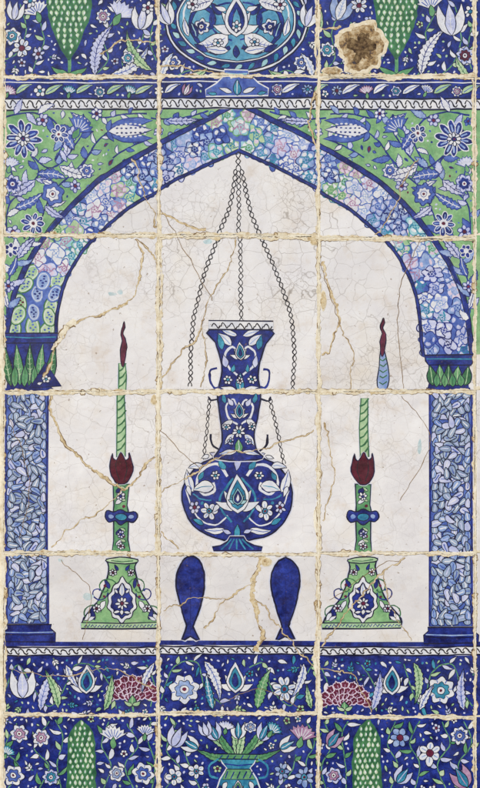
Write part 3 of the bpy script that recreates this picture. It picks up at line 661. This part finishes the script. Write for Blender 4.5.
for x,y,a,L,w,b,m in ((40,710,-70,42,11,30,'lav'),(58,708,-110,42,10,-30,'pgreen'),(104,710,-80,38,9,-30,'pgreen'),(154,662,110,34,8,-30,'pwhite'),(205,662,70,44,11,40,'pwhite'),(214,710,-100,36,9,20,'turq'),(258,710,-70,44,12,30,'mgreen'),(304,664,110,38,9,40,'pwhite'),(312,710,-100,26,7,10,'pgreen'),(372,710,-80,42,10,-30,'lav'),(414,662,90,44,10,50,'pgreen'),(420,710,-60,30,8,20,'pwhite'),(464,710,-90,42,10,30,'lav'),(66,664,60,28,8,-30,'pwhite')):
    F(leaf,x,y,a,L,w,m,'line',.9,bend=b,rib={'pgreen':'dgreen','mgreen':'pgreen','turq':'pwhite'}.get(m,'mid'),name='leaf',saw=.25)
for q in ([(8,790),(20,768),(6,748),(18,724)],[(40,790),(50,766),(34,748),(50,722)],[(62,790),(58,764),(64,738),(56,720)],[(104,790),(112,766),(102,744),(110,722)],[(134,790),(126,766),(138,746),(128,724)],[(152,790),(156,764),(148,740),(152,722)],[(164,790),(180,770),(166,750),(176,724)],[(200,790),(192,772),(184,752)],[(276,790),(290,774),(296,756)],[(312,790),(306,764),(314,742),(306,722)],[(326,790),(322,766),(332,744),(324,722)],[(346,790),(346,764),(342,736),(348,722)],[(390,790),(398,766),(388,744),(396,722)],[(414,790),(420,766),(410,744),(420,722)],[(446,790),(438,766),(450,744),(442,722)],[(470,790),(458,766),(472,744),(464,722)]):
    P('leafy_stem'); vine(q,'mgreen',('pwhite','pgreen','lav','mgreen'),'line',9,10,4.4)
def pr_up(w): return lambda t: w*min(1,(t/.14))**.5*(.86+.14*min(1,t/.6)) if t>0 else .5
for cx in (82,367):
    P('cypress'); scaly(cx,pr_up(14.5),721,850,'dgreen','pgreen','dgreen',5.4,5.2,True,'pwhite')
for a,L,m,b in ((-165,46,'mgreen',40),(-15,46,'mgreen',-40),(-146,48,'pgreen',-25),(-34,48,'pgreen',25),(-124,42,'mgreen',30),(-56,42,'mgreen',-30),(-102,36,'pgreen',-10),(-78,36,'pgreen',10)):
    F(leaf,238,760,a,L,8,m,'line',.9,bend=b,rib='dgreen',name='leaf',saw=.2)
V=P('flower_vase')
shape([(219,757),(257,757),(254,764),(249,769),(256,780),(261,793),(254,815),(222,815),(215,793),(220,780),(227,769),(222,764)],'turq','pwhite',1.3)
shape([(227,770),(249,770),(254,780),(222,780)],'mgreen','line',.9)
shape([(216,755),(260,755),(259,760),(217,760)],'mgreen','line',1.2)
for k in range(6): line([(219+k*7,759.5),(222+k*7,756)],1,'cobalt')
for k in range(5): line([(225+k*6,779),(228+k*6,772)],1.2,'cobalt'); 
line([(224,765),(238,766),(252,765)],1.2,'cobalt')
palmette(238,790,-90,8,'pwhite','mgreen','cobalt')
for s in (-1,1): leaf(238+s*11,782,90-s*15,12,5,'pwhite','line',.8,bend=s*30); leaf(238+s*18,786,90-s*4,9,4,'cobalt','line',.7)
for s in (-1,1): P('vase_handle',V); line([(238+s*20,760),(238+s*29,766),(238+s*28,777),(238+s*20,779)],2.0,'turq',sm=4)
for x,y,a,m in ((238,740,-90,'pwhite'),(217,741,-115,'lav'),(260,741,-65,'lav'),(198,750,-150,'pwhite'),(279,750,-30,'pwhite')): F(tulip,x,y,a,19,13,m,'turq',name='tulip')
for x,y,r in ((226,728,6),(250,728,6),(205,730,7),(273,730,7),(196,772,8),(282,772,8)): F(bloom,x,y,r)
for x,y,r in ((14,776,10.5),(42,738,9),(114,736,10),(144,774,11),(20,734,9),(52,778,8),(118,774,8),(176,738,10),(174,778,9),(302,736,10),(304,778,10),(334,740,9),(334,776,8),(400,738,10),(402,776,9),(430,754,12),(460,736,9),(462,778,11),(146,732,7),(8,752,6)): F(bloom,x,y,r)
# ---------------------------------------------------------------- random fillers
def free(x,y,r):
    a,b,c,d=int(x-r+OX),int(x+r+OX)+1,int(y-r+OY),int(y+r+OY)+1
    return a>=0 and c>=0 and not OC[c:d,a:b].any()
def fillers(test,x0,x1,y0,y1,n,cols,ol,stem,name='small_leaves'):
    P(name)
    for i in range(n):
        big=i<n*.3
        r=R(5.2,6.5) if i<n*.12 else (R(3.4,4.6) if big else R(1.7,2.8)); x,y=R(x0,x1),R(y0,y1)
        if not test(x,y,r) or not free(x,y,r*.88): continue
        k=random.random(); a=R(0,360); ca,sa=math.cos(math.radians(a)),math.sin(math.radians(a)); m=random.choice(cols)
        if r>5: sprig(x-ca*r,y-sa*r,a,r*1.3,2,m,stem,R(-40,40),r*.85,r*.45,ol)
        elif k<.3 and r>3.4: daisy(x,y,r,5,m,'purple' if k<.15 else 'turq',ol,.7)
        elif r<2.2: fill(ell(x,y,r*.7,r*.5,a,7),m)
        else: leaf(x-ca*r,y-sa*r,a,r*2.1,r*.95,m,ol,.7,bend=R(-50,50),n=6)
fillers(lambda x,y,r:True,2,474,-10,75,9000,('pwhite','pwhite','pgreen','lav'),'line','mgreen')
fillers(lambda x,y,r:True,2,474,85,96,2500,('pwhite','lav','pgreen'),'line','pwhite')
fillers(lambda x,y,r:True,4,474,659,713,7000,('pwhite','pwhite','pgreen','lav','turq'),'line','mgreen')
fillers(lambda x,y,r:True,4,474,718,790,8000,('pwhite','pwhite','pgreen','lav'),'line','mgreen')
def xo(y): return float(np.interp(y,[p[1] for p in outerL][::-1],[p[0] for p in outerL][::-1]))
fillers(lambda x,y,r:x<xo(y)-5-r,2,215,112,330,3600,('mid','lav','cobalt','pwhite','purple'),'cobalt','cobalt')
fillers(lambda x,y,r:477-x<xo(y)-5-r,260,474,112,330,3600,('mid','lav','cobalt','pwhite','purple'),'cobalt','cobalt')
# ---------------------------------------------------------------- cracks, filled breaks, worn edges
def crack(pts,w,mat='filler',edge='brown'):
    P('crack_filler'); l=sum(math.dist(pts[i],pts[i+1]) for i in range(len(pts)-1)); d,_=resamp(cat(pts,8),max(5,int(l/1.5)))
    d=[(x+3.4*noise.noise(Vector((x*.07,y*.07,3)))+1.8*noise.noise(Vector((x*.3,y*.3,4))),y+3.4*noise.noise(Vector((x*.07,y*.07,8)))+1.8*noise.noise(Vector((x*.3,y*.3,5)))) for x,y in d]
    line(d,w*.55+.6,edge,mark=False,rag=1.2,sd=w*7); line(d,w*.55,mat,mark=False,rag=1.7,sd=w*7+.22)
C=crack
C([(44,378),(58,344),(76,322),(108,312),(132,296),(142,268),(138,240)],2.8); C([(76,322),(64,330),(54,350)],6.5,'mortar'); C([(138,240),(150,250),(157,262)],2)
C([(50,396),(57,425),(74,452),(98,472),(124,492)],2.8); C([(124,492),(140,474),(155,456)],3.0); C([(52,548),(72,527),(98,512),(124,492)],1.4)
C([(162,380),(176,356),(196,334),(208,300),(226,266),(234,240)],1.3); C([(200,325),(206,350),(200,386)],.7)
C([(161,492),(190,474),(222,455),(256,450),(288,440),(315,432)],1.3); C([(161,530),(178,548)],1.4)
C([(264,558),(254,582),(256,608),(262,632),(258,654)],6.0); C([(206,628),(228,600),(256,582)],1.8); C([(256,600),(290,640),(314,668)],.9); C([(162,612),(196,600),(228,600)],.6)
C([(322,646),(344,616),(366,590),(384,572),(404,557)],1.5); C([(384,572),(390,604),(410,640)],.6)
C([(320,262),(331,292),(338,322),(330,346),(321,356)],3.0); C([(338,322),(352,350),(350,388)],.8)
C([(161,215),(180,222),(205,233)],2.6); C([(376,236),(398,205),(404,180),(420,160)],.9); C([(130,160),(146,200),(156,228)],1.2)
C([(322,420),(334,470),(322,520)],1.0); C([(322,30),(342,26)],2.4); C([(100,52),(128,40),(156,44)],1.2); C([(316,90),(309,116),(316,150)],3.2)
C([(320,668),(352,676),(372,712)],.8); C([(161,64),(200,70),(236,76)],1.4); C([(6,668),(60,676),(110,668),(156,690)],.5)
def blob(x,y,a,b,mat,ol=None,rot=0):
    P('glaze_chip')
    ph=R(0,99); pts=[]
    for k in range(18):
        t=k/18*6.283; q=1+.7*noise.noise(Vector((math.cos(t)*1.6+ph,math.sin(t)*1.6,ph)))+.3*noise.noise(Vector((math.cos(t)*5+ph,math.sin(t)*5,ph))); u,v=a*q*math.cos(t),b*q*math.sin(t); c,s=math.cos(rot),math.sin(rot); pts.append((x+u*c-v*s,y+u*s+v*c))
    shape(pts,mat,ol,.8,mark=False)
for (c,r),T in TL.items():
    if c>2: continue
    x0,y0,x1,y1=T['rect']
    for e in 'lrtb':
        P('chipped_edge')
        if e in 'lr': x=x0+.3 if e=='l' else x1-.3; d=[(x,y0+i*(y1-y0)/110) for i in range(111)]
        else: y=y0+.3 if e=='t' else y1-.3; d=[(x0+i*(x1-x0)/110,y) for i in range(111)]
        line(d,2.1,'brown',mark=False,rag=1.5,sd=c*5+r); line(d,1.8,'biscuit',mark=False,rag=1.7,sd=c*5+r+.15)
        for k in range(3):
            a,b=R(1.5,5.5),R(1.2,2.6)
            if e in 'lr': blob(x,R(y0+4,y1-4),b,a,random.choice(('biscuit','filler')),'brown' if random.random()<.4 else None)
            else: blob(R(x0+4,x1-4),y,a,b,random.choice(('biscuit','filler')),'brown' if random.random()<.4 else None)
for q in ([(320,262),(332,300),(340,322)],[(160,210),(190,262),(212,300)],[(420,238),(398,300),(404,388)],[(60,560),(90,590),(82,640)],[(402,395),(430,440),(400,500)],[(160,430),(200,470)],[(330,600),(380,566),(400,560)],[(10,420),(30,480),(20,540)],[(230,700),(262,690),(300,708)]):
    P('hairline_crack'); pts=cat(q,14); pts=[(x+2*noise.noise(Vector((x*.13,y*.13,3))),y+2*noise.noise(Vector((x*.13,y*.13,8)))) for x,y in pts]; line(pts,.6,'brown',mark=False)
# ---------------------------------------------------------------- build objects
LABEL={(0,0):'top left blue tile with green cypress bottom and white flowers',(1,0):'top middle blue tile with large turquoise oval medallion',(2,0):'top right blue tile with round patch of broken plaster beside green cypress',
(0,1):'left green spandrel tile with blue daisy above rising arch band',(1,1):'white tile with pointed top of the arch and start of the chains',(2,1):'right green spandrel tile with blue daisy above descending arch band',
(0,2):'tile with left capital, candle flame and curved repaired crack',(1,2):'white crazed tile with lamp rim and three long chains',(2,2):'tile with right capital and detached candle tip with flame',
(0,3):'tile with left column shaft and forked repaired crack beside candle',(1,3):'tile with round blue lamp bowl on white ground',(2,3):'tile with right column shaft and purple candle cup',
(0,4):'tile with left candlestick base, column foot and flower band',(1,4):'tile with two blue fish on white ground',(2,4):'tile with right candlestick base, column foot and layered purple flower',
(0,5):'bottom left blue tile with green cypress top',(1,5):'bottom middle blue tile with turquoise vase of tulips',(2,5):'bottom right blue tile with green cypress top',
(3,0):'narrow sliver of blue tile at top of right edge',(3,1):'narrow sliver of green tile at right edge beside blue daisy',(3,2):'narrow sliver of green and white tile at right edge beside right capital',(3,3):'narrow sliver of white tile at right edge beside right column shaft',(3,4):'narrow sliver of tile at right edge beside right column foot',(3,5):'narrow sliver of blue tile at bottom of right edge'}
def mesh_obj(name,v,f,mats,mi,parent,smooth=False):
    me=bpy.data.meshes.new(name); me.from_pydata(v,[],f)
    for m in mats: me.materials.append(MAT[m])
    if mi: me.polygons.foreach_set('material_index',mi)
    if smooth: me.polygons.foreach_set('use_smooth',[True]*len(f))
    me.update(); o=bpy.data.objects.new(name,me); COL.objects.link(o); o.parent=parent; return o
EMP={}
for key,T in TL.items():
    c,r=key; x0,y0,x1,y1=T['rect']; e=bpy.data.objects.new('glazed_tile',None); COL.objects.link(e); e.empty_display_size=.02
    lx,lz=wx((x0+x1)/2),wz(y1); e.location=(lx,0,lz); e['label']=LABEL[key]; e['category']='tile'; e['group']='glazed tiles set in the wall panel'
    e.rotation_euler=(math.radians(R(-.08,.08)),math.radians(R(-.12,.12)),math.radians(R(-.14,.14))); EMP[key]=(e,lx,lz)
    v=[];f=[]; rings=[(0,.010),(0,.0012),(.5,.0003),(1.2,0)]
    for ins,yy in rings:
        for (px,py) in ((x0+ins,y1-ins),(x1-ins,y1-ins),(x1-ins,y0+ins),(x0+ins,y0+ins)): v.append((wx(px)-lx,yy,wz(py)-lz))
    for k in range(3):
        for j in range(4): f.append((k*4+j,k*4+(j+1)%4,(k+1)*4+(j+1)%4,(k+1)*4+j))
    f.append((12,13,14,15)); mesh_obj('glazed_face',v,f,['white'],None,e)
    big={}; rest=None
    for pid,d in T['parts'].items():
        if d['area']<14 and d['part'].parent is None and d['part'].name not in('chipped_edge',):
            if rest is None: rest=dict(part=Part('painted_detail'),v=[],f=[],m=[],mats=[],area=99)
            k=len(rest['v']); rest['v']+=d['v']
            for fc,mi in zip(d['f'],d['m']):
                mt=d['mats'][mi]
                if mt not in rest['mats']: rest['mats'].append(mt)
                rest['f'].append([q+k for q in fc]); rest['m'].append(rest['mats'].index(mt))
        else: big[pid]=d
    if rest: big[rest['part'].id]=rest
    made={}
    def build(d):
        p=d['part']; par=e
        if p.id in made: return
        if p.parent is not None:
            if p.parent.id not in made:
                if p.parent.id in big: build(big[p.parent.id])
                else:
                    q=bpy.data.objects.new(p.parent.name,None); COL.objects.link(q); q.parent=e; made[p.parent.id]=q
            par=made[p.parent.id]
        v=[(wx(a)-lx,-l*STEP,wz(b)-lz) for a,b,l in d['v']]
        made[p.id]=mesh_obj(p.name,v,d['f'],d['mats'],d['m'],par)
    for d in list(big.values()): build(d)
# ---------------------------------------------------------------- mortar and plaster
def ridge(pts,w0,hgt,base=.0002,seed=0,step=1.0):
    d,l=resamp(pts,max(6,int(sum(math.dist(pts[i],pts[i+1]) for i in range(len(pts)-1))/step)))
    prof=[(-1,-.3),(-.94,.8),(-.4,.95),(.3,1),(.94,.8),(1,-.3)]
    v=[];f=[];n=len(d)
    for i,(x,y) in enumerate(d):
        a=d[max(0,i-1)]; b=d[min(n-1,i+1)]; L=math.dist(a,b) or 1; nx,ny=-(b[1]-a[1])/L,(b[0]-a[0])/L
        wob=noise.noise(Vector((x*.02,y*.02,seed)))*.8
        def ww(k):
            big=max(0,noise.noise(Vector((x*.022,y*.022,seed+k+3)))-.18)
            return w0*(.60+.42*noise.noise(Vector((x*.05,y*.05,seed+k)))+.6*noise.noise(Vector((x*.2,y*.2,seed+k+1)))*(.4+4*big)+.5*noise.noise(Vector((x*.7,y*.7,seed+k+2)))+3.8*big)
        wl,wr=ww(3),ww(13)
        for o,h in prof:
            w=max(.4,wl if o<0 else wr); px,py=x+nx*(o*w+wob),y+ny*(o*w+wob)
            hh=h*hgt*(1+.3*noise.noise(Vector((px*.3,py*.3,seed+7)))) if h>0 else h*.0008
            v.append((wx(px),-base-hh,wz(py)))
    m=len(prof)
    for i in range(n-1):
        for j in range(m-1): f.append((i*m+j,i*m+j+1,(i+1)*m+j+1,(i+1)*m+j))
    return v,f
mv=[];mf=[]
def addm(vf):
    k=len(mv); mv.extend(vf[0]); mf.extend([tuple(q+k for q in t) for t in vf[1]])
for i,(x,w) in enumerate(((2.2,1.8),(158.5,1.5),(318.5,2.2),(475.5,1.3))): addm(ridge([(x,-80),(x,900)],w,.00010,.00016,i*20+1))
for c in range(4):
    for r in range(1,6): addm(ridge([(XB[c]-1,YB[c][r]),(XB[c+1]+1,YB[c][r])],1.4,.00009,.00015,c*31+r*7+2))
mo=mesh_obj('mortar_joints',mv,mf,['mortar'],None,None,False); mo['kind']='structure'
wv=[(-.62,.006,-.82),(.62,.006,-.82),(.62,.006,.82),(-.62,.006,.82),(-.62,.2,-.82),(.62,.2,-.82),(.62,.2,.82),(-.62,.2,.82)]
wo=mesh_obj('wall',wv,[(0,1,2,3),(5,4,7,6),(4,0,3,7),(1,5,6,2),(3,2,6,7),(4,5,1,0)],['mortar'],None,None); wo['kind']='structure'
def plaster(tile,cx,cy,rx,ry,mat='plaster',rough=.0012,pit=False):
    e,lx,lz=EMP[tile]
    L=[('broken_rim','biscuit',1.14,.0002),('plaster_patch',mat,.96,.0003)]
    if pit: L.append(('plaster_pit','pit',.58,.00045))
    for nm,mt,sc,hb in L:
        A1=.13 if nm!='plaster_pit' else .35
        v=[(wx(cx)-lx,-hb-.0003,wz(cy)-lz)];f=[];K=64;RN=12
        for r in range(1,RN+1):
            for k in range(K):
                t=k/K*6.283; q=r/RN*sc*(1+A1*1.4*noise.noise(Vector((math.cos(t)*1.3,math.sin(t)*1.3,4+cx)))+A1*1.1*noise.noise(Vector((math.cos(t)*4,math.sin(t)*4,2+cx+sc)))+A1*.7*noise.noise(Vector((math.cos(t)*11,math.sin(t)*11,2+cx))))
                px,py=cx+rx*q*math.cos(t),cy+ry*q*math.sin(t)
                bowl_=(.4+.6*(r/RN)) if mt=='plaster' else 1
                h=hb+(rough*bowl_*max(0,.35+noise.noise(Vector((px*.16,py*.16,1)))+.8*noise.noise(Vector((px*.5,py*.5,6)))) if nm!='broken_rim' else .00008)*(1 if (r<RN or pit and nm=='plaster_pit') else 0)
                v.append((wx(px)-lx,-h,wz(py)-lz))
        for k in range(K): f.append((0,1+(k+1)%K,1+k))
        for r in range(RN-1):
            for k in range(K): a=1+r*K+k; b=1+r*K+(k+1)%K; f.append((a,b,b+K,a+K))
        mesh_obj(nm,v,f,[mt],None,e,True)
plaster((2,0),362,48,22,24,pit=True); plaster((2,0),332,71,9,4); plaster((1,2),314,240,4,5,'filler',.0003); plaster((0,3),154,400,3,5,'filler',.0003); plaster((2,2),323,300,3,9,'filler',.0003); plaster((1,4),266,562,5,4,'filler',.0003)
# ---------------------------------------------------------------- camera and light
cam=bpy.data.cameras.new('camera'); co=bpy.data.objects.new('camera',cam); COL.objects.link(co); cam.lens=85; cam.sensor_width=36
co.location=(0,-85/36*788*S,0); co.rotation_euler=(math.radians(90),0,0); cam.clip_end=100; cam.clip_start=.1; scene.camera=co
w=bpy.data.worlds.new('World'); scene.world=w; w.use_nodes=True; nt=w.node_tree; bg=nt.nodes['Background']
sk=nt.nodes.new('ShaderNodeTexSky'); sk.sky_type='NISHITA'; sk.sun_disc=False
el,az=math.radians(36),math.radians(-24)
d=Vector((math.sin(az)*math.cos(el),-math.cos(az)*math.cos(el),math.sin(el)))
sk.sun_elevation=el; sk.sun_rotation=math.atan2(d.x,d.y)
nt.links.new(sk.outputs[0],bg.inputs[0]); bg.inputs[1].default_value=.08
sl=bpy.data.lights.new('sun','SUN'); sl.energy=3.3; sl.angle=math.radians(6); sl.color=(1,.965,.92); so=bpy.data.objects.new('sun',sl); COL.objects.link(so)
so.rotation_euler=(-d).to_track_quat('-Z','Y').to_euler(); so.location=(0,-3,3)
scene.view_settings.view_transform='Standard'; scene.view_settings.look='None'; scene.view_settings.exposure=0
